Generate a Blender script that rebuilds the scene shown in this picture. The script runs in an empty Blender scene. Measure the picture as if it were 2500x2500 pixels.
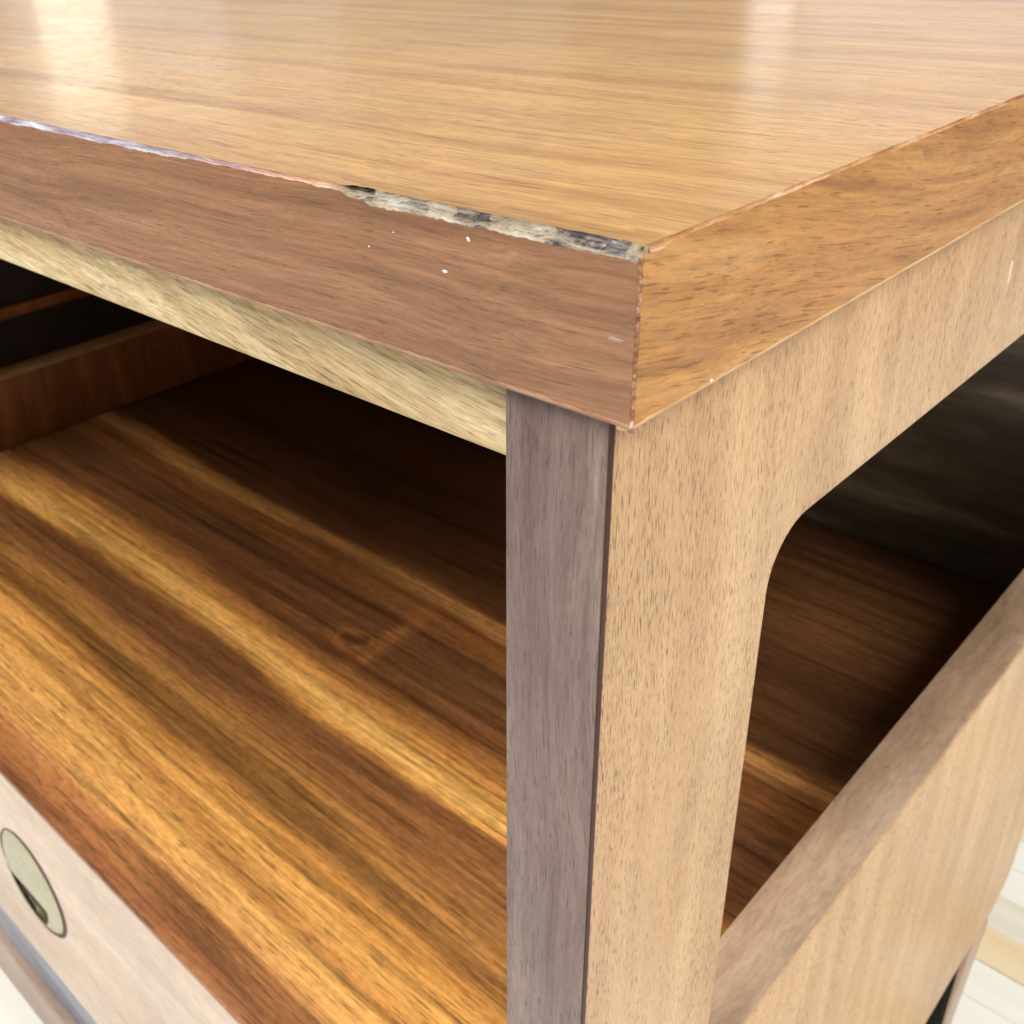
import bpy, bmesh, math, random
from mathutils import Vector, Matrix, noise

# ------------------------------------------------------------------ scale, camera, light
S = 0.7                       # plan units (corner of the table top = origin) to metres
ZF = -0.93                    # plan height of the floor
def W3(x, y, z): return Vector((x*S, y*S, (z-ZF)*S))

scene = bpy.context.scene
cam_d = bpy.data.cameras.new("camera"); cam = bpy.data.objects.new("camera", cam_d)
scene.collection.objects.link(cam); scene.camera = cam
R_ = Vector((0.71803197, 0.69514669, -0.03465785))
D_ = Vector((0.29711319, -0.3511637, -0.88792331))
F_ = Vector((-0.62940753, 0.62726003, -0.45868401))
m = Matrix((R_, -D_, -F_)).transposed().to_4x4()
m.translation = W3(0.09906913, -0.15247608, 0.05354944)
cam.matrix_world = m
cam_d.sensor_width = 36; cam_d.lens = 36*2595.3184/2500
cam_d.shift_x = (1250-1047.6293)/2500; cam_d.shift_y = (1111.2392-1250)/2500
cam_d.clip_start = 0.01; cam_d.clip_end = 200
cam_d.dof.use_dof = True; cam_d.dof.focus_distance = 0.25*S; cam_d.dof.aperture_fstop = 48

def lin(c):
    c = c/255.0
    return c/12.92 if c <= 0.04045 else ((c+0.055)/1.055)**2.4
def rgb(r, g, b): return (lin(r), lin(g), lin(b), 1)

world = bpy.data.worlds.new("World"); scene.world = world; world.use_nodes = True
bg = world.node_tree.nodes["Background"]
bg.inputs[0].default_value = (1.0, 0.95, 0.88, 1); bg.inputs[1].default_value = 0.36

def area(name, az, el, dist, w, h, power, col, target=(-0.15, 0.12, -0.15)):
    ld = bpy.data.lights.new(name, 'AREA'); ld.shape = 'RECTANGLE'
    ld.size = w; ld.size_y = h; ld.energy = power; ld.color = col
    o = bpy.data.objects.new(name, ld); scene.collection.objects.link(o)
    t = W3(*target)
    a, e = math.radians(az), math.radians(el)
    d = Vector((math.cos(a)*math.cos(e), math.sin(a)*math.cos(e), math.sin(e)))
    o.location = t + d*dist
    o.rotation_euler = (-d).to_track_quat('-Z', 'Y').to_euler()
    return o
TOPC = (-0.15, 0.2, 0.0)
area("window_light_front", -112, 50, 3.0, 1.3, 1.3, 140, (1.0, 0.97, 0.94))
area("window_light_right", 10, 46, 3.0, 2.2, 1.6, 140, (1.0, 0.98, 0.94))
area("window_light_far", 117.0, 4.6, 4.0, 0.15, 0.66, 0.42, (0.96, 0.97, 1.0), TOPC)
area("window_light_side", 109.6, 5.5, 4.1, 0.86, 0.9, 1.8, (0.86, 0.88, 1.0), TOPC)
area("window_light_back", 153.4, 4.5, 4.0, 0.24, 0.62, 0.7, (1.0, 0.94, 0.72), TOPC)
area("window_light_pale", 151.0, 6.0, 4.3, 0.80, 0.95, 0.65, (0.90, 0.95, 1.0), TOPC)  # added lamp, pale glow for the left of the top
area("window_light_pale_wide", 149.0, 6.5, 4.5, 1.50, 1.10, 0.95, (0.90, 0.95, 1.0), TOPC)  # added wider lamp that softens the edge of that glow
area("window_light_pale_far", 143.0, 7.0, 4.7, 2.60, 1.20, 1.20, (0.92, 0.95, 1.0), TOPC)  # added widest lamp, fades the same glow out

scene.view_settings.view_transform = 'Standard'; scene.view_settings.look = 'None'
scene.view_settings.exposure = -0.3; scene.view_settings.gamma = 1.0

WX_, LW_, DY_ = .8615, .0277, .6169
# ------------------------------------------------------------------ node helpers
class NT:
    def __init__(s, name):
        s.m = bpy.data.materials.new(name); s.m.use_nodes = True
        s.t = s.m.node_tree; s.t.nodes.clear()
        s.out = s.n('ShaderNodeOutputMaterial'); s.b = s.n('ShaderNodeBsdfPrincipled')
        s.l(s.b.outputs[0], s.out.inputs[0])
    def n(s, k): return s.t.nodes.new(k)
    def l(s, a, b): s.t.links.new(a, b)
    def coords(s):
        tc = s.n('ShaderNodeTexCoord'); v = s.n('ShaderNodeVectorMath'); v.operation = 'SCALE'
        v.inputs['Scale'].default_value = 1/S; s.l(tc.outputs['Object'], v.inputs[0]); return v.outputs[0]
    def mapping(s, vec, scale, loc=(0, 0, 0), rot=(0, 0, 0)):
        mp = s.n('ShaderNodeMapping'); mp.inputs['Scale'].default_value = scale
        mp.inputs['Location'].default_value = loc; mp.inputs['Rotation'].default_value = rot
        s.l(vec, mp.inputs[0]); return mp.outputs[0]
    def noise(s, vec, scale, detail=4, rough=.55, dist=0):
        t = s.n('ShaderNodeTexNoise'); t.inputs['Scale'].default_value = scale
        t.inputs['Detail'].default_value = detail; t.inputs['Roughness'].default_value = rough
        t.inputs['Distortion'].default_value = dist; s.l(vec, t.inputs['Vector']); return t.outputs['Fac']
    def ramp(s, fac, stops, interp='LINEAR'):
        r = s.n('ShaderNodeValToRGB'); r.color_ramp.interpolation = interp
        e = r.color_ramp.elements
        while len(e) > 1: e.remove(e[-1])
        for i, (p, c) in enumerate(stops):
            el = e[0] if i == 0 else e.new(p)
            el.position = p; el.color = c if len(c) == 4 else (*c, 1)
        s.l(fac, r.inputs[0]); return r.outputs[0]
    def val(s, fac, stops):
        return s.ramp(fac, [(p, (v, v, v, 1)) for p, v in stops])
    def mix(s, fac, a, b, mode='MIX'):
        x = s.n('ShaderNodeMix'); x.data_type = 'RGBA'; x.blend_type = mode
        for sock, v in ((x.inputs['Factor'], fac), (x.inputs[6], a), (x.inputs[7], b)):
            if hasattr(v, 'links'): s.l(v, sock)
            else: sock.default_value = v
        return x.outputs[2]
    def math(s, op, a, b=0.0):
        x = s.n('ShaderNodeMath'); x.operation = op
        for i, v in enumerate((a, b)):
            if hasattr(v, 'links'): s.l(v, x.inputs[i])
            else: x.inputs[i].default_value = v
        return x.outputs[0]
    def sep(s, vec):
        x = s.n('ShaderNodeSeparateXYZ'); s.l(vec, x.inputs[0]); return x.outputs
    def bump(s, h, strength, dist):
        b = s.n('ShaderNodeBump'); b.inputs['Strength'].default_value = strength
        b.inputs['Distance'].default_value = dist*S; s.l(h, b.inputs['Height'])
        s.l(b.outputs[0], s.b.inputs['Normal'])

def axis_scale(axis, along, cross):
    v = [cross]*3; v['xyz'.index(axis)] = along; return tuple(v)

def wood(name, axis, stops, bands=9, along=.07, fine=(.78, 1.1), fine_scale=170, fine_along=5,
         pore=.5, pore_scale=330, pore_along=22, pore_col=.45, pore_th=.62, rough=.36, spec=.5, bump=.25,
         skew=(0, 0, 0), loc=(0, 0, 0), blotch=.16):
    n = NT(name); c = n.coords(); c = n.mapping(c, (1, 1, 1), loc, skew)
    # slow wander of the grain
    w = n.n('ShaderNodeTexNoise'); w.inputs['Scale'].default_value = 5; w.inputs['Detail'].default_value = 2
    n.l(c, w.inputs['Vector'])
    sub = n.n('ShaderNodeVectorMath'); sub.operation = 'MULTIPLY_ADD'
    n.l(w.outputs['Color'], sub.inputs[0]); sub.inputs[1].default_value = (.02, .02, .02); n.l(c, sub.inputs[2])
    g = sub.outputs[0]
    a = n.noise(n.mapping(g, axis_scale(axis, along*bands, bands)), 1.0*4, 5, .6, .3)
    col = n.ramp(a, stops)
    f = n.noise(n.mapping(g, axis_scale(axis, fine_along, fine_scale)), 1, 8, .72, .25)
    fv = n.val(f, [(.30, fine[0]), (.5, .97), (.70, fine[1])])
    col = n.mix(1.0, col, fv, 'MULTIPLY')
    f3 = n.noise(n.mapping(g, axis_scale(axis, fine_along*3.5, fine_scale*3.2), (8, 1, 4)), 1, 4, .7, .1)
    col = n.mix(1.0, col, n.val(f3, [(.34, 1-(1-fine[0])*.8), (.5, 1), (.66, 1+(fine[1]-1)*.8)]), 'MULTIPLY')
    sp = n.noise(n.mapping(g, axis_scale(axis, fine_scale*.5, fine_scale*1.6), (1, 7, 2)), 1, 3, .7)
    col = n.mix(1.0, col, n.val(sp, [(.34, .91), (.66, 1.08)]), 'MULTIPLY')
    bl = n.noise(c, 9, 5, .65)
    col = n.mix(1.0, col, n.val(bl, [(.3, 1-blotch), (.7, 1+blotch*.5)]), 'MULTIPLY')
    p = n.noise(n.mapping(g, axis_scale(axis, pore_along, pore_scale), (3, 5, 7)), 1, 3, .55, .15)
    dens = n.noise(n.mapping(g, axis_scale(axis, 6, 22), (2, 9, 1)), 1, 3, .6)
    pm = n.val(n.math('ADD', p, n.math('MULTIPLY', n.math('SUBTRACT', dens, .5), .16)), [(pore_th-.02, 0), (min(.99, pore_th+.08), 1)])
    pm2 = n.math('MULTIPLY', pm, pore)
    col = n.mix(pm2, col, n.mix(1.0, col, (pore_col, pore_col*.90, pore_col*.78, 1), 'MULTIPLY'))
    n.l(col, n.b.inputs['Base Color'])
    sm = n.noise(c, 14, 5, .65)
    rr = n.math('ADD', n.val(sm, [(.3, rough-.03), (.7, rough+.05)]), n.math('MULTIPLY', pm2, .12))
    n.l(rr, n.b.inputs['Roughness'])
    n.b.inputs['Specular IOR Level'].default_value = spec
    h = n.math('SUBTRACT', n.math('MULTIPLY', f, .5), pm2)
    n.bump(h, bump, .0004)
    return n.m

def shelf_wood(name, loc_y):
    # wide figured bands that run the length of the shelf
    n = NT(name); c = n.coords(); x, y, z = n.sep(c)
    w1 = n.noise(n.mapping(c, (1.1, 7, 1)), 1.6, 3, .5)
    w2 = n.noise(n.mapping(c, (2.4, 60, 1)), 1.5, 6, .7)
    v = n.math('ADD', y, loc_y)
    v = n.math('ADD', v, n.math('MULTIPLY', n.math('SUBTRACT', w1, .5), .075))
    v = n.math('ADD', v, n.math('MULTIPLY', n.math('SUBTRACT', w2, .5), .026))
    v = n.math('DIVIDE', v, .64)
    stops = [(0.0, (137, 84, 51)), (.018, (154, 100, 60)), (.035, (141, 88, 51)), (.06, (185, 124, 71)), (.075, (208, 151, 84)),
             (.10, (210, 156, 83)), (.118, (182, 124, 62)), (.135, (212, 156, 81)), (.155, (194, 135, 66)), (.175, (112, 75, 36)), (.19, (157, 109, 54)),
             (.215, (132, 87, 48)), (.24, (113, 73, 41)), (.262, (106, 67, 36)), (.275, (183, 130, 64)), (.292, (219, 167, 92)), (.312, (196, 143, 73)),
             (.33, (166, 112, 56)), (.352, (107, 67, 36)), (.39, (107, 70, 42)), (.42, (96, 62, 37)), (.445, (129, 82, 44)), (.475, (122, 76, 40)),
             (.49, (180, 128, 74)), (.503, (168, 116, 63)), (.52, (81, 51, 28)), (.56, (81, 51, 28)), (.64, (69, 42, 23)), (.75, (97, 63, 35)), (1, (76, 47, 28))]  # rear stops darkened, shade under the top put into the colour
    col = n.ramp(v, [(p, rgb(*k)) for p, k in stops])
    # a small knot with a cross-grain flame beside it
    wob = n.math('MULTIPLY', n.math('SUBTRACT', n.noise(c, 34, 4, .65), .5), .030)
    kx = n.math('DIVIDE', n.math('ADD', n.math('ADD', x, FIG[0]), wob), .024)
    ky = n.math('DIVIDE', n.math('ADD', n.math('ADD', y, FIG[1]), wob), .018)
    kr = n.math('SQRT', n.math('ADD', n.math('MULTIPLY', kx, kx), n.math('MULTIPLY', ky, ky)))
    ring = n.val(kr, [(0, 0), (.22, 0), (.52, .36), (.76, .08), (.9, .16), (1, 0)])
    core = n.val(kr, [(0, .5), (.26, .35), (.5, 0)])
    sx = n.math('DIVIDE', n.math('ABSOLUTE', n.math('ADD', n.math('ADD', x, FIG[0]-.020), n.math('MULTIPLY', wob, 1.2))), .012)
    sy = n.math('DIVIDE', n.math('ABSOLUTE', n.math('ADD', y, FIG[1]-.016)), .055)
    flame = n.math('MULTIPLY', n.val(sx, [(0, .36), (.4, .26), (1, 0)]), n.val(sy, [(.3, 1), (1, 0)]))
    col = n.mix(n.math('MAXIMUM', ring, flame), col, rgb(186, 120, 62))
    col = n.mix(core, col, rgb(72, 38, 16))
    sp = n.noise(n.mapping(c, (150, 420, 50)), 1, 4, .7)
    col = n.mix(1.0, col, n.val(sp, [(.32, .78), (.66, 1.16)]), 'MULTIPLY')
    f = n.noise(n.mapping(c, (16, 520, 5)), 1, 8, .74, .3)
    col = n.mix(1.0, col, n.val(f, [(.34, .48), (.5, .96), (.66, 1.24)]), 'MULTIPLY')
    f2 = n.noise(n.mapping(c, (3.5, 120, 3)), 1, 6, .66, .4)
    col = n.mix(1.0, col, n.val(f2, [(.34, .48), (.5, .95), (.70, 1.22)]), 'MULTIPLY')
    p = n.noise(n.mapping(c, (60, 900, 20), (1, 2, 3)), 1, 3, .55)
    pm = n.val(p, [(.55, 0), (.66, .62)])
    col = n.mix(pm, col, rgb(70, 36, 12))
    n.l(col, n.b.inputs['Base Color'])
    n.l(n.val(f2, [(.3, .27), (.7, .4)]), n.b.inputs['Roughness'])
    n.b.inputs['Specular IOR Level'].default_value = .35
    n.bump(n.math('SUBTRACT', f, pm), .2, .0004)
    return n.m

def R3(*cols): 
    return [(p, rgb(*c)) for p, c in cols]

M = {}
M['top'] = wood('top_veneer', 'x', R3((.28, (158, 114, 66)), (.42, (180, 136, 82)), (.52, (194, 151, 94)), (.62, (184, 141, 90)), (.75, (206, 166, 112))),
                bands=12, along=.045, fine=(.78, 1.12), fine_scale=300, fine_along=8, pore=.65, pore_scale=1700, pore_along=70, pore_th=.59, rough=.2, bump=.14, spec=.5)
M['front_band'] = wood('front_band_veneer', 'x', R3((.3, (122, 82, 52)), (.45, (138, 95, 62)), (.55, (147, 103, 69)), (.7, (162, 119, 84))),
                bands=60, along=.025, fine=(.76, 1.16), fine_scale=820, fine_along=9, pore=.7, pore_scale=2600, pore_along=60, pore_th=.6, rough=.33, bump=.3, skew=(0, .02, 0), blotch=.08, spec=.6)
M['side_band'] = wood('side_band_veneer', 'y', R3((.3, (146, 94, 42)), (.45, (170, 116, 56)), (.56, (182, 128, 64)), (.7, (194, 144, 86))),
                bands=44, along=.05, fine=(.78, 1.13), fine_scale=480, fine_along=22, pore=.7, pore_scale=1600, pore_along=90, pore_th=.6, rough=.38, bump=.3, skew=(.16, 0, 0), blotch=.16)
M['side'] = wood('side_panel_veneer', 'z', R3((.3, (182, 139, 92)), (.45, (190, 148, 101)), (.56, (198, 158, 111)), (.7, (205, 167, 121))),
                bands=14, along=.10, fine=(.88, 1.08), fine_scale=700, fine_along=60, pore=1.0, pore_scale=2500, pore_along=250, pore_th=.575, pore_col=.42, spec=.75, rough=.34, bump=.35, blotch=.16)
M['edge'] = wood('grey_brown_edge', 'z', R3((.3, (104, 84, 79)), (.5, (123, 103, 96)), (.7, (146, 127, 114))),
                bands=30, along=.07, fine=(.84, 1.12), fine_scale=620, fine_along=30, pore=.5, pore_scale=2300, pore_along=130, rough=.42, bump=.7, blotch=.14)
M['rim'] = wood('brown_rim', 'y', R3((.3, (134, 108, 86)), (.5, (156, 130, 106)), (.7, (172, 148, 124))),
                bands=18, along=.12, fine=(.86, 1.1), fine_scale=260, fine_along=40, pore=.4, pore_scale=1300, pore_along=120, rough=.40, bump=.25, blotch=.2)
M['apron'] = wood('pale_rail', 'x', R3((.28, (164, 136, 92)), (.42, (200, 173, 125)), (.55, (216, 193, 145)), (.7, (230, 212, 168))),
                bands=44, along=.10, fine=(.68, 1.18), fine_scale=520, fine_along=32, pore=.75, pore_scale=1500, pore_along=110, pore_th=.58, rough=.5, bump=.5, skew=(0, -.16, 0), blotch=.22)
M['drawer'] = wood('drawer_veneer', 'x', R3((.3, (194, 168, 146)), (.5, (206, 183, 161)), (.7, (217, 197, 177))),
                bands=8, along=.1, fine=(.93, 1.04), fine_scale=160, fine_along=10, pore=.35, pore_scale=420, pore_along=40, rough=.36, bump=.15)
M['rail'] = wood('bottom_rail_wood', 'x', R3((.3, (136, 114, 102)), (.5, (156, 134, 118)), (.7, (170, 150, 134))),
                bands=8, along=.1, fine=(.9, 1.05), fine_scale=120, fine_along=8, pore=.2, rough=.4, bump=.15)
M['groove'] = wood('dark_groove_wood', 'x', R3((.3, (92, 94, 116)), (.5, (118, 124, 142)), (.7, (150, 156, 170))),
                bands=8, along=.2, fine=(.85, 1.08), fine_scale=120, fine_along=8, pore=.2, rough=.3, bump=.15)  # blue-grey paints the gap's shade and bluish reflection into the colour
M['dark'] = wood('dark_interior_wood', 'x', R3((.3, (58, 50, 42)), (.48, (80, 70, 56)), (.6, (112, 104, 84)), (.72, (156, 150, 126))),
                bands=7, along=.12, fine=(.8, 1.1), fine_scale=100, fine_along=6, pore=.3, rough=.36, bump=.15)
M['inner'] = wood('inner_face_wood', 'z', R3((.3, (108, 60, 28)), (.5, (132, 80, 42)), (.7, (154, 100, 56))),
                bands=12, along=.14, fine=(.8, 1.1), fine_scale=100, fine_along=6, pore=.3, rough=.4, bump=.15)
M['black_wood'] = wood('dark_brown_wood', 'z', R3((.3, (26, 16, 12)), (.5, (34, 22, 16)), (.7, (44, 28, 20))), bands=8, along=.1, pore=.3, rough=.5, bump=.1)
M['leg'] = wood('leg_wood', 'z', R3((.3, (150, 116, 98)), (.5, (176, 146, 128)), (.7, (192, 166, 150))),
                bands=12, along=.1, pore=.4, rough=.4, bump=.2)
M['seam'] = wood('dark_red_seam', 'z', R3((.3, (48, 22, 22)), (.5, (70, 34, 32)), (.7, (96, 54, 48))), bands=30, along=.2, pore=.2, rough=.5, bump=.2)
FIG = (.376-(WX_+LW_)/2, -.237+DY_/2)
M['shelf'] = shelf_wood('shelf_veneer', .62/2)

def chip_material(x_off):
    # bare filler and dark glue left where the veneer has broken away
    n = NT('broken_edge'); c = n.coords(); x, y, z = n.sep(c)
    xx = n.math('ADD', x, x_off)
    wob = n.noise(c, 330, 4, .65)
    t = n.math('ADD', xx, n.math('MULTIPLY', n.math('SUBTRACT', wob, .5), .011))
    t = n.math('DIVIDE', n.math('ADD', t, .25), .25)
    def p(v): return (v+.25)/.25
    zones = n.val(t, [(p(-.0722), .0), (p(-.0714), .75), (p(-.0692), .75), (p(-.0685), .1), (p(-.0612), .1), (p(-.0604), .6), (p(-.0540), .5), (p(-.0530), .02),
                      (p(-.0458), .02), (p(-.0450), .9), (p(-.0362), .92), (p(-.0352), .0), (p(-.0216), .0), (p(-.0207), .95), (p(-.0045), .95), (p(-.0034), .85), (p(-.0026), .05)])
    st = n.noise(n.mapping(c, (60, 700, 700)), 1, 4, .7, .4)
    dark = n.math('MULTIPLY', zones, n.val(st, [(.44, 1), (.62, .05)]))
    pale = n.ramp(n.noise(n.mapping(c, (70, 260, 260), (9, 2, 1)), 1, 4, .6),
                  [(.3, rgb(104, 88, 72)), (.43, rgb(142, 126, 104)), (.56, rgb(166, 156, 136)), (.72, rgb(190, 190, 186))])
    left = n.val(t, [(0.0, 1), (p(-.150), 1), (p(-.105), .3), (p(-.088), 0)])
    bl = n.ramp(n.noise(n.mapping(c, (60, 500, 500), (4, 4, 1)), 1, 4, .65), [(.3, rgb(112, 88, 90)), (.47, rgb(158, 148, 158)), (.62, rgb(196, 198, 208)), (.78, rgb(220, 222, 230))])
    worn = n.ramp(n.noise(n.mapping(c, (50, 400, 400), (2, 6, 1)), 1, 4, .65), [(.35, rgb(128, 72, 48)), (.5, rgb(182, 132, 96)), (.66, rgb(206, 176, 150))])
    mid = n.val(t, [(p(-.086), 0), (p(-.078), 1)])
    base = n.mix(mid, worn, pale)
    base = n.mix(left, base, bl)
    col = n.mix(dark, base, rgb(58, 48, 58))
    n.l(col, n.b.inputs['Base Color']); n.b.inputs['Roughness'].default_value = .6
    n.b.inputs['Specular IOR Level'].default_value = .3
    n.bump(st, .6, .0012)
    return n.m
def worn_or_lit_material(name, stops, sc=(300, 60, 300)):
    n = NT(name); c = n.coords()
    a = n.noise(n.mapping(c, sc), 1, 5, .7, .3)
    n.l(n.ramp(a, R3(*stops)), n.b.inputs['Base Color']); n.b.inputs['Roughness'].default_value = .5
    n.bump(a, .4, .0006); return n.m
M['worn_side'] = worn_or_lit_material('worn_side_edge', [(.34, (120, 74, 44)), (.46, (160, 112, 68)), (.58, (184, 142, 98)), (.72, (196, 184, 176))])
M['worn_corner'] = worn_or_lit_material('worn_corner', [(.34, (104, 58, 38)), (.46, (142, 94, 62)), (.56, (168, 122, 88)), (.66, (206, 190, 180))], (420, 420, 520))
M['bare_front'] = worn_or_lit_material('bare_front_edge', [(.3, (138, 96, 70)), (.5, (172, 128, 98)), (.7, (196, 156, 124))], (70, 300, 300))  # paler stops paint the highlight on the front lower roundover
M['bare'] = worn_or_lit_material('bare_lower_edge', [(.3, (160, 118, 72)), (.5, (200, 160, 108)), (.7, (216, 184, 138))], (70, 70, 300))  # same painted highlight for the right end
def plain(name, col, rough=.5, metal=0, nz=None, bump=0):
    n = NT(name); c = n.coords()
    a = n.noise(c, 60, 4, .6)
    n.l(n.mix(n.val(a, [(.3, 0), (.7, 1)]), rgb(*[v*.9 for v in col]), rgb(*col)), n.b.inputs['Base Color'])
    n.l(n.val(a, [(.3, rough*.85), (.7, rough*1.15)]), n.b.inputs['Roughness'])
    n.b.inputs['Metallic'].default_value = metal
    if bump: n.bump(a, bump, .0005)
    if rough > .9: n.b.inputs['Specular IOR Level'].default_value = .05
    return n.m
M['fleck'] = plain('white_paint', (228, 228, 232), .5)
M['fleck_dull'] = plain('dull_scuff', (172, 142, 122), .6)
M['fleck_pale'] = plain('pale_scuff', (226, 208, 190), .6)
M['brass'] = plain('pale_brass', (186, 182, 152), .28, .7, bump=.1)
M['brass_dark'] = plain('tarnished_brass', (138, 134, 112), .34, .85)
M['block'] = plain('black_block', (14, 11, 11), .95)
M['recess'] = plain('pull_gap', (70, 50, 42), .6)

# ------------------------------------------------------------------ mesh helpers (plan units)
class Thing:
    def __init__(s, name, base, label, cat):
        s.base = base; s.o = bpy.data.objects.new(name, None); scene.collection.objects.link(s.o)
        s.o.location = W3(*base); s.o.empty_display_size = .05
        s.o['label'] = label; s.o['category'] = cat
def finish(name, bm, mat, th, parent=None, smooth=False, label=None):
    for v in bm.verts: v.co = (v.co - Vector(th.base))*S
    bmesh.ops.recalc_face_normals(bm, faces=bm.faces)
    me = bpy.data.meshes.new(name); bm.to_mesh(me); bm.free()
    me.materials.append(mat)
    if smooth:
        for p in me.polygons: p.use_smooth = True
        me.set_sharp_from_angle(angle=math.radians(40))
    o = bpy.data.objects.new(name, me); scene.collection.objects.link(o)
    o.parent = parent or th.o
    if label: o['label'] = label
    return o
def box_bm(x0, x1, y0, y1, z0, z1, bev=.0008, seg=2):
    bm = bmesh.new(); bmesh.ops.create_cube(bm, size=1)
    for v in bm.verts:
        v.co = Vector((x0 if v.co.x < 0 else x1, y0 if v.co.y < 0 else y1, z0 if v.co.z < 0 else z1))
    if bev: bmesh.ops.bevel(bm, geom=bm.edges[:], offset=bev, segments=seg, profile=.5, affect='EDGES')
    return bm
def box(name, x0, x1, y0, y1, z0, z1, mat, th, bev=.0008, parent=None, label=None):
    return finish(name, box_bm(x0, x1, y0, y1, z0, z1, bev), mat, th, parent, True, label)
def grid_bm(rows, closed=False):
    bm = bmesh.new(); vs = [[bm.verts.new(p) for p in r] for r in rows]
    R = len(vs)
    for i in range(R if closed else R-1):
        a, b = vs[i], vs[(i+1) % R]
        for j in range(len(a)-1): bm.faces.new((a[j], a[j+1], b[j+1], b[j]))
    if closed:
        bm.faces.new([r[0] for r in vs]); bm.faces.new([r[-1] for r in vs])
    return bm

# ------------------------------------------------------------------ fitted sizes
T = .036; A = .0069; B = .0040; LW = .0277; LD = .0783
ZR = -.0997; YAP = .008; ZAP = -.0563; ZS = -.406; ZP = -.3363
WX = .8615; DY = .6169
XL = -WX-LW                       # inner face of the left panel is at -WX
PB = -.691                        # bottom of the case

# ------------------------------------------------------------------ floor of pale planks
fl = bpy.data.objects.new("floor", None); scene.collection.objects.link(fl)
fl['kind'] = 'structure'; fl.location = (0, 0, 0)
def floor_material(name, stops, rough=.34):
    n = NT(name); tc = n.n('ShaderNodeTexCoord'); g = n.n('ShaderNodeNewGeometry')
    a = n.noise(n.mapping(g.outputs['Position'], (3, 60, 10)), 1, 5, .6, .3)
    n.l(n.ramp(a, R3(*stops)), n.b.inputs['Base Color'])
    n.l(n.val(a, [(.3, rough), (.7, rough+.1)]), n.b.inputs['Roughness'])
    n.bump(a, .15, .0006); return n.m
fm0 = None
fm = [floor_material('pale_floor_board', [(.35, (222, 224, 226)), (.6, (234, 235, 236))]),
      floor_material('cream_floor_board', [(.35, (228, 220, 200)), (.6, (236, 230, 214))]),
      floor_material('tan_floor_board', [(.35, (232, 206, 160)), (.6, (240, 220, 184))]),
      floor_material('warm_white_floor_board', [(.35, (243, 240, 228)), (.6, (248, 246, 237))])]
def plank_mesh(w, ln, k):
    bm = bmesh.new(); bmesh.ops.create_cube(bm, size=1)
    for v in bm.verts: v.co = Vector((v.co.x*ln, v.co.y*w, (v.co.z-.5)*.012))
    bmesh.ops.bevel(bm, geom=bm.edges[:], offset=.0005, segments=1, affect='EDGES')
    me = bpy.data.meshes.new('floor_plank'); bm.to_mesh(me); bm.free(); me.materials.append(fm[k]); return me
PW = .034
pm_ = [plank_mesh(PW-.0003, 1.199, k) for k in range(4)]
random.seed(4)
ybase = (.770-.0)*S
rows_n = range(-44, 34)
for r in rows_n:
    y = ybase + r*PW
    off = random.random()*1.2
    for q in range(-2, 2):
        k = 2 if r in (0, -3, 7) else random.choices((0, 3, 1), (6, 2, 1) if y < .3 else (0, 5, 2))[0]
        o = bpy.data.objects.new('floor_plank', pm_[k]); scene.collection.objects.link(o)
        o.parent = fl; o.location = (q*1.2 + off - .2, y, -random.random()*.0006)
# the subfloor sheet under the boards, out past everything
bm = bmesh.new()
vs = [bm.verts.new(p) for p in ((-6, -6, -.02), (6, -6, -.02), (6, 6, -.02), (-6, 6, -.02))]; bm.faces.new(vs)
me = bpy.data.meshes.new('subfloor'); bm.to_mesh(me); bm.free(); me.materials.append(fm[0])
o = bpy.data.objects.new('subfloor', me); scene.collection.objects.link(o); o['kind'] = 'structure'

# ------------------------------------------------------------------ the side table
th = Thing('side_table', (-(WX+LW)/2, DY/2, ZF),
           'brown wooden side table with open shelf, drawer and chipped white front edge on its top', 'side table')

def fb(v, s=1.0, seed=0): return noise.noise(Vector((v*s+seed*17.3, seed*3.1, .5)))
def smooth(a, b, x):
    t = max(0, min(1, (x-a)/(b-a))); return t*t*(3-2*t)
def chip_v(x):      # how far the break runs down the front band
    n1 = .5+.5*fb(x, 220, 1); n2 = .5+.5*fb(x, 900, 2); n3 = .5+.5*fb(x, 60, 3)
    v = .0005 + .0004*n2 + .0006*n1
    v += .0007*(1-smooth(-.155, -.125, x))                     # worn left run
    c = smooth(-.0785, -.0765, x)*(1-smooth(-.0012, -.0002, x))
    dip = smooth(-.0765, -.066, x)*.6+.4
    return v + c*dip*(.0010+.0008*n3+.0005*n1+.0003*n2)
def chip_u(x):      # how far it runs back into the top
    n1 = .5+.5*fb(x, 260, 5); n2 = .5+.5*fb(x, 800, 6)
    u = .0006+.0004*n1+.0003*n2
    c = smooth(-.0785, -.076, x)*(1-smooth(-.0008, 0, x))
    return u + c*(.0007+.0007*n1+.0004*n2)
def side_v(y):
    return .0004 + .0005*(.5+.5*fb(y, 160, 8))**2 + .0003*(.5+.5*fb(y, 600, 9)) + .0008*(1-smooth(.004, .016, y))
def side_u(y):
    return .0005 + .0004*(.5+.5*fb(y, 200, 10)) + .0003*(.5+.5*fb(y, 700, 11))
def corner_c(z, s): return .0007 + .0007*(.5+.5*fb(z, 420, 12+s)) + .0004*(.5+.5*fb(z, 1500, 14+s))

X0, Y1 = XL-A-.0, DY+.004
NX = 520
xs = [-.0007 + (X0+.0007)*((i/NX)**1.8) for i in range(NX+1)]      # dense near the corner
ys = [.0006 + (Y1-.0006)*((i/240)**1.6) for i in range(241)]
zs_ = [-.0036 - (T-.0036-.0022)*(i/70) for i in range(71)]

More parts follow.
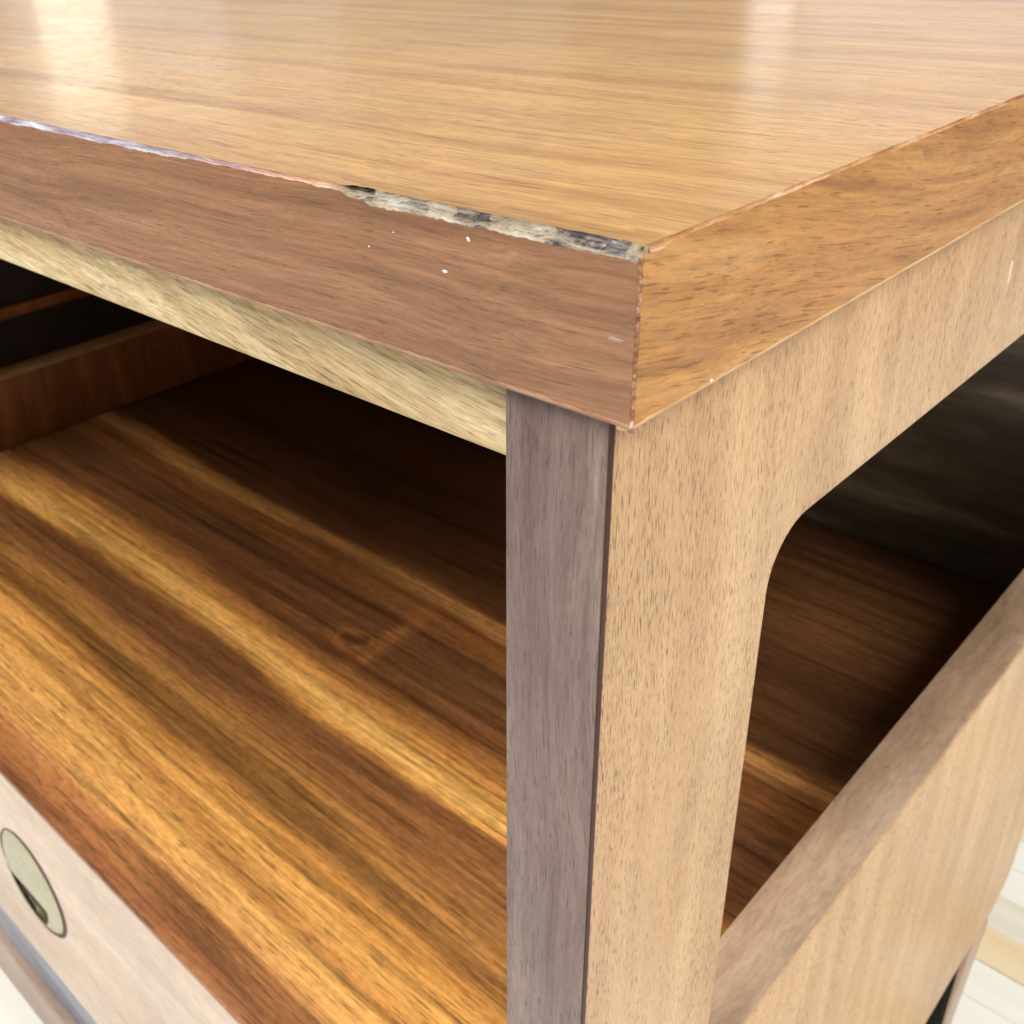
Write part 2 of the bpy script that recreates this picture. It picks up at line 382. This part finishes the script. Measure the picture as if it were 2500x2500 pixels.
# top panel: one solid board whose front and right borders follow the worn edges
bm = bmesh.new()
loop = [(x, chip_u(x)) for x in reversed(xs)] + [(-side_u(y), y) for y in ys]
loop += [(X0, Y1)]
top = [bm.verts.new((px, py, 0)) for px, py in loop]
mid = [bm.verts.new((min(px, -.004) if px > X0+.004 else px, max(py, .004), -.0042)) for px, py in loop]
bot = [bm.verts.new((min(px, -.004) if px > X0+.004 else px, max(py, .004), -T+.001)) for px, py in loop]
bm.faces.new(top); bm.faces.new(list(reversed(bot)))
for i in range(len(loop)):
    j = (i+1) % len(loop)
    for a, b in ((top, mid), (mid, bot)):
        try: bm.faces.new((a[i], b[i], b[j], a[j]))
        except ValueError: pass
bmesh.ops.triangulate(bm, faces=[f for f in bm.faces if len(f.verts) > 4])
finish('top_panel', bm, M['top'], th)

# front band: section swept along x
def band(name, par, v_fn, mat, place, label, lit_edge):
    sec = lambda v: [(.0039, -v), (0, -v), (0, -v-.0004), (0, -T+.0034), (0, -T+.0022)]
    rows = [[place(t, *sec(v_fn(t))[k]) for t in par] for k in range(5)]
    rows.append([place(t, .0039, -T+.0022) for t in par])
    o = finish(name, grid_bm(rows, True), mat, th, None, False, label)
    low = lambda t: .0003*noise.noise(Vector((t*300, 3, 3)))
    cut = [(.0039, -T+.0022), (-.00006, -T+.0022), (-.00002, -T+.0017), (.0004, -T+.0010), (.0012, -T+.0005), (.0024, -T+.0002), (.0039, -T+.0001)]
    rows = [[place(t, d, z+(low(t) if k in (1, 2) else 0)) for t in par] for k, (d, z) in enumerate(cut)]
    finish('bare_lower_edge', grid_bm(rows, True), M[lit_edge], th, o, True)  # lower roundover, its highlight painted as a paler strip
    return o
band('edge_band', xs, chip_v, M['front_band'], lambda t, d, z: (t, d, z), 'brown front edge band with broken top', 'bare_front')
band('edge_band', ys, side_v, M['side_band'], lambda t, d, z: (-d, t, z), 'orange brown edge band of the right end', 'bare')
# broken strip between top and front band
def strip(name, par, u_fn, v_fn, mat, place, rough_in, label=None, seed=0):
    rows = []; K = 9
    for k in range(K+1):
        f = k/K; row = []
        for t in par:
            u, v = u_fn(t), v_fn(t)
            d = u*(1-f); z = -v*f
            dep = math.sin(math.pi*f)*rough_in(t)
            nn = .5+.5*noise.noise(Vector((t*260+seed, f*6, 1.5)))+.4*noise.noise(Vector((t*900, f*14, 4+seed)))
            d += dep*nn*.7; z -= dep*nn*.5
            if k == 0: d -= .0001; 
            if k == K: z -= .0001
            row.append(place(t, max(d, .00003), min(z, -.00003)))
        rows.append(row)
    rows.append([place(t, .0045, -v_fn(t)-.0004) for t in par])
    rows.append([place(t, .0045, -.0005) for t in par])
    return finish(name, grid_bm(rows, True), mat, th, None, False, label)
BX, BY, BZ = th.base
M['chip'] = chip_material(BX)
strip('chipped_edge', xs, chip_u, chip_v, M['chip'], lambda t, d, z: (t, d, z),
      lambda x: .0003+.0009*smooth(-.0785, -.075, x)*(1-.9*smooth(-.0095, -.006, x)), 'chipped white and dark front edge')
strip('worn_edge', [y for y in ys if y > .0024], side_u, side_v, M['worn_side'], lambda t, d, z: (-d, t, z), lambda y: .00025, None, 7)
# vertical worn corner
rows = []
for k in range(6):
    f = k/5; row = []
    for z in [-.0012]+zs_+[-T+.0004]:
        c0, c1 = corner_c(z, 0), corner_c(z, 1)
        n1 = noise.noise(Vector((z*700, f*4, 2)))
        cc0 = .0007+.0009*max(0, fb(z, 520, 12))+.0005*max(0, fb(z, 1700, 14)); cc1 = .0006+.0006*max(0, fb(z, 640, 13))+.0003*max(0, fb(z, 1900, 15))
        px = -cc0*(1-f)**1.6; py = cc1*f**1.6
        j = .00022*n1*math.sin(math.pi*f)
        row.append((px-j-.00005, py+j+.00005, z))
    rows.append(row)
rows.append([(-.004, .0041, z) for z in [-.0012]+zs_+[-T+.0004]])
rows.append([(-.0041, .004, z) for z in [-.0012]+zs_+[-T+.0004]])
finish('worn_corner', grid_bm(rows, True), M['worn_corner'], th)
# little blob of filler on the corner itself
bm = bmesh.new(); bmesh.ops.create_icosphere(bm, subdivisions=3, radius=1)
for v in bm.verts:
    n1 = noise.noise(v.co*1.9)*.35+noise.noise(v.co*5)*.2
    v.co = Vector((-.0024, .0022, -.0022)) + v.co*(1+n1)*.0020
finish('corner_filler', bm, M['chip'], th, None, True)

# side panels: one board each with a rounded opening
def rr_loop(y0, y1, z0, z1, r4, n=10):
    pts = []
    for (cy, cz, a0, r) in ((y1-r4[0], z1-r4[0], 0, r4[0]), (y0+r4[1], z1-r4[1], 90, r4[1]), (y0+r4[2], z0+r4[2], 180, r4[2]), (y1-r4[3], z0+r4[3], 270, r4[3])):
        for i in range(n+1):
            a = math.radians(a0+90*i/n); pts.append((cy+r*math.cos(a), cz+r*math.sin(a)))
    return pts
def side_panel(x_out, x_in, yf, label=None):
    outer = rr_loop(yf-.0009, DY, PB, -T-.0002, (.001, .001, .002, .040))
    inner = rr_loop(B+LD, DY-.075, ZP, ZR, (.018, .018, .018, .018))
    bm = bmesh.new()
    lay = {}
    for x in (x_out, x_in):
        lay[x] = ([bm.verts.new((x, *p)) for p in outer], [bm.verts.new((x, *p)) for p in inner])
    N = len(outer); rim = set()
    for i in range(N):
        j = (i+1) % N
        for x in (x_out, x_in):
            o_, i_ = lay[x]; bm.faces.new((o_[i], o_[j], i_[j], i_[i]))
        for w in (0, 1):
            bm.faces.new((lay[x_out][w][i], lay[x_out][w][j], lay[x_in][w][j], lay[x_in][w][i]))
    bm.edges.ensure_lookup_table()
    sel = []
    for i in range(N):
        j = (i+1) % N
        for x in (x_out, x_in):
            for w in (0, 1):
                e = bm.edges.get((lay[x][w][i], lay[x][w][j]))
                if e: sel.append(e)
    bmesh.ops.bevel(bm, geom=sel, offset=.0011, segments=3, profile=.5, affect='EDGES')
    return finish('side_panel', bm, M['side'], th, None, True, label)
sp = side_panel(-A, -A-LW, B+.0016, 'pale right side panel with rounded opening')
# brown rim lining on the lower ledge of the opening
box('ledge_strip', -A-LW+.0004, -A-.0008, B+LD+.016, DY-.09, ZP-.004, ZP+.0006, M['rim'], th, .0005)
# grey-brown edge strip and seam on the front
box('edge_strip', -A-LW, -A-.0011, B, B+.004, PB, -T-.0002, M['edge'], th, .0006)
box('veneer_seam', -A-.0010, -A-.0003, B+.0004, B+.004, PB, -T-.0004, M['seam'], th, .0003)
# left side
spl = side_panel(-WX-LW, -WX, B+.0016, 'left side panel seen from inside')
box('edge_strip', -WX-LW+.0016, -WX, B, B+.004, PB, -T-.0002, M['edge'], th, .0006)
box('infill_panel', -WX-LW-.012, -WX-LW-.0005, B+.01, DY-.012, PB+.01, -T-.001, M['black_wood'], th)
box('inner_rail', -WX-LW-.0004, -WX-LW+.006, B+.05, DY-.03, -.288, -.277, M['inner'], th, .001)
box('inner_lining', -WX+.0002, -WX+.004, B+LD+.004, DY-.022, ZS+.001, ZP-.001, M['inner'], th, .0005)
# front rail under the top
box('front_rail', -WX+.0003, -A-LW-.0003, YAP, YAP+.02, ZAP, -T-.0002, M['apron'], th, .0012)
# shelf, back
box('shelf', -WX+.0004, -A-LW-.0002, B+.0006, DY-.02, ZS-.0034, ZS, M['shelf'], th, .0007)
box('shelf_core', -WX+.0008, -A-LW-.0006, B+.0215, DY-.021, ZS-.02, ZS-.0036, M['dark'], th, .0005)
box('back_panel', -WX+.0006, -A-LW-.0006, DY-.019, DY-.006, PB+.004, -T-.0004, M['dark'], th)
# drawer, groove and bottom rail
ZD0, ZD1 = -.597, ZS-.0036
ZG = -.664
# drawer front with a half-round cut for the pull
PX, PZ, PR = -.4400, -.5020, .0395
def drawer_front():
    bm = bmesh.new()
    x0, x1 = -WX+.0015, -A-LW-.0015
    rr = PR-.0006; n = 64
    circ = [(PX+rr*math.cos(2*math.pi*i/n), PZ+rr*math.sin(2*math.pi*i/n)) for i in range(n)]
    outer = []
    for i in range(n):
        a = 2*math.pi*i/n; c, s = math.cos(a), math.sin(a)
        tx = ((x1-PX) if c > 0 else (PX-x0))/max(abs(c), 1e-6); tz = ((ZD1-PZ) if s > 0 else (PZ-ZD0))/max(abs(s), 1e-6)
        t = min(tx, tz); outer.append([PX+t*c, PZ+t*s])
    for cx_, cz_ in ((x0, ZD0), (x1, ZD0), (x0, ZD1), (x1, ZD1)):
        k = min(range(n), key=lambda i: (outer[i][0]-cx_)**2*.05+(outer[i][1]-cz_)**2+ (0 if (outer[i][0]-PX)*(cx_-PX) > 0 else 9))
        outer[k] = [cx_, cz_]
    yf, yb, yc = B+.0004, B+.02, B+.010
    vo = [bm.verts.new((a, yf, b)) for a, b in outer]; vb = [bm.verts.new((a, yb, b)) for a, b in outer]
    vc = [bm.verts.new((a, yf, b)) for a, b in circ]; vd = [bm.verts.new((a, yc, b)) for a, b in circ]
    for i in range(n):
        j = (i+1) % n
        bm.faces.new((vo[i], vo[j], vc[j], vc[i])); bm.faces.new((vc[i], vc[j], vd[j], vd[i])); bm.faces.new((vo[i], vo[j], vb[j], vb[i]))
    bm.faces.new(vd); bm.faces.new(vb)
    return finish('drawer_front', bm, M['drawer'], th)
drawer_front()
box('groove_strip', -WX+.0004, -A-LW-.0004, B+.006, B+.02, ZG, ZD0-.0005, M['groove'], th, .002)
box('bottom_rail', -WX+.0004, -A-LW-.0004, B+.0002, B+.022, -.718, ZG-.0004, M['rail'], th, .0012)
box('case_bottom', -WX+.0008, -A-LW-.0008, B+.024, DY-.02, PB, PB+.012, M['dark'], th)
# flush pull: round plate with a half-moon opening over a cup
def pull():
    n = 72; bm = bmesh.new()
    yf = B-.0016
    r1, r2 = PR, PR-.0060
    hr = .0268; zc = -.5125
    def ring(r, y): return [bm.verts.new((PX+r*math.cos(2*math.pi*i/n), y, PZ+r*math.sin(2*math.pi*i/n))) for i in range(n)]
    # half-moon, points spread round the centre of the moon
    mx0 = -.4475; mcx, mcz = mx0, zc-hr*.42
    moon = []
    for i in range(n):
        a = 2*math.pi*i/n; c, s = math.cos(a), math.sin(a)
        lo, hi = 0, hr*2
        for _ in range(30):
            t = (lo+hi)/2; x, z = mcx+t*c-mx0, mcz+t*s-zc
            if z < 0 and x*x+z*z < hr*hr: lo = t
            else: hi = t
        moon.append((mcx+lo*c, mcz+lo*s))
    a = ring(r1, B+.009); b = ring(r1, yf+.0026); c_ = ring(r2, yf)
    d = [bm.verts.new((x, yf, z)) for x, z in moon]
    e = [bm.verts.new((x, yf+.0018, z)) for x, z in moon]
    for p, q in ((a, b), (b, c_), (c_, d), (d, e)):
        for i in range(n):
            j = (i+1) % n; bm.faces.new((p[i], p[j], q[j], q[i]))
    pl = finish('drawer_pull', bm, M['brass'], th, None, True)
    bm = bmesh.new(); rows = []
    for k in range(7):
        f = k/6; row = []
        for x, z in moon+[moon[0]]:
            s = math.cos(f*math.pi/2)
            row.append((mcx+(x-mcx)*max(s, .02)*1.03, yf+.0017+math.sin(f*math.pi/2)*.0085, mcz+(z-mcz)*max(s, .02)*1.03))
        rows.append(row)
    bm2 = grid_bm(rows); bm.free()
    finish('cup', bm2, M['brass_dark'], th, pl, True).parent = pl
    return pl
pull()
bm = bmesh.new(); n = 64
r0, r1 = PR-.0006, PR-.0003
vs = [[bm.verts.new((PX+(r+(.0042*max(0, math.cos(2*math.pi*i/n-.35)) if r > r0 else 0))*math.cos(2*math.pi*i/n), B+yy+.0006, PZ+(r+(.0042*max(0, math.cos(2*math.pi*i/n-.35)) if r > r0 else 0))*math.sin(2*math.pi*i/n))) for i in range(n)] for r, yy in ((r0, -.0010), (r1, -.0006), (r1, .002), (r0, .002))]
for k in range(4):
    for i in range(n):
        j = (i+1) % n; bm.faces.new((vs[k][i], vs[k][j], vs[(k+1) % 4][j], vs[(k+1) % 4][i]))
finish('pull_rim', bm, M['recess'], th, None, True)  # dark brown crescent, widest on the pull's right side
# legs
def leg(xa, xb, ya, yb):
    bm = bmesh.new(); rows = []
    for k, (z, s) in enumerate(((PB+.0105, .80), (PB-.012, .93), (PB-.026, 1.0), (PB-.036, 1.0), (PB-.050, .97), (ZF+.004, .74), (ZF, .70))):
        cx_, cy_ = (xa+xb)/2, (ya+yb)/2; hx, hy = (xb-xa)/2*s, (yb-ya)/2*s; r = .006
        row = []
        for a0, sx, sy in ((0, 1, 1), (90, -1, 1), (180, -1, -1), (270, 1, -1)):
            for i in range(4):
                a = math.radians(a0+30*i); row.append((cx_+sx*(hx-r)+r*math.cos(a), cy_+sy*(hy-r)+r*math.sin(a), z))
        row.append(row[0]); rows.append(row)
    bm = grid_bm(rows); bmesh.ops.remove_doubles(bm, verts=bm.verts, dist=1e-6)
    bmesh.ops.holes_fill(bm, edges=bm.edges)
    finish('leg', bm, M['leg'], th, None, True)
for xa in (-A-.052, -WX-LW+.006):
    box('corner_block', xa, xa+.046, .480, .5500, PB-.18, PB-.0005, M['block'], th, .002)  # added dark block, stands in for the shade under the case
for xa, xb in ((-A-.050, -A-.002), (-WX-LW+.002, -WX-LW+.050)):
    leg(xa, xb, .5545, .5975); leg(xa, xb, B+.004, B+.057)

# flecks and scuffs on the faces
def fleck(P, nrm, ex, ez, mat, seed, ang=0, name='paint_fleck'):
    bm = bmesh.new(); n = 14; P = Vector(P); nrm = Vector(nrm)
    up_ = Vector((0, 1, 0)) if abs(nrm.z) > .5 else Vector((0, 0, 1))
    t1 = up_.cross(nrm).normalized(); t2 = up_
    t1, t2 = (t1*math.cos(ang)+t2*math.sin(ang)), (t2*math.cos(ang)-t1*math.sin(ang))
    ring = []
    for i in range(n):
        a = 2*math.pi*i/n; r = .7+.5*noise.noise(Vector((math.cos(a)*1.7+seed*5, math.sin(a)*1.7, seed)))
        ring.append(P+nrm*.00004+t1*ex*r*math.cos(a)+t2*ez*r*math.sin(a))
    vs = [bm.verts.new(p) for p in ring]; c = bm.verts.new(P+nrm*.00022)
    ins = [bm.verts.new(p-nrm*.0004) for p in ring]
    for i in range(n):
        j = (i+1) % n; bm.faces.new((vs[i], vs[j], c)); bm.faces.new((vs[i], ins[i], ins[j], vs[j]))
    finish(name, bm, mat, th, None, False)
NF, NS = (0, -1, 0), (1, 0, 0)
fleck((-.0472, 0, -.0132), NF, .0010, .00055, M['fleck'], 1, .2)
fleck((-.0406, 0, -.0054), NF, .0007, .0006, M['fleck'], 2, -.5)
fleck((-.0700, 0, -.0120), NF, .0004, .0003, M['fleck'], 3)
fleck((-.0620, 0, -.0075), NF, .0003, .0002, M['fleck'], 8)
fleck((0, .0278, -.0338), NS, .0007, .0006, M['fleck'], 4)
fleck((-A, .2400, -.0655), NS, .0020, .0064, M['fleck_pale'], 5, .12, 'scuff')
fleck((-.0050, 0, -.0178), NF, .0030, .0006, M['fleck_dull'], 6, .0, 'scuff')
random.seed(11)
for k in range(6):
    px, py = -random.uniform(.02, .34), random.uniform(.02, .22)
    e = random.uniform(.00018, .00042)
    fleck((px, py, 0), (0, 0, 1), e*random.uniform(1, 2.2), e, M['fleck_dull'], 20+k, random.uniform(0, 3), 'dust_speck')
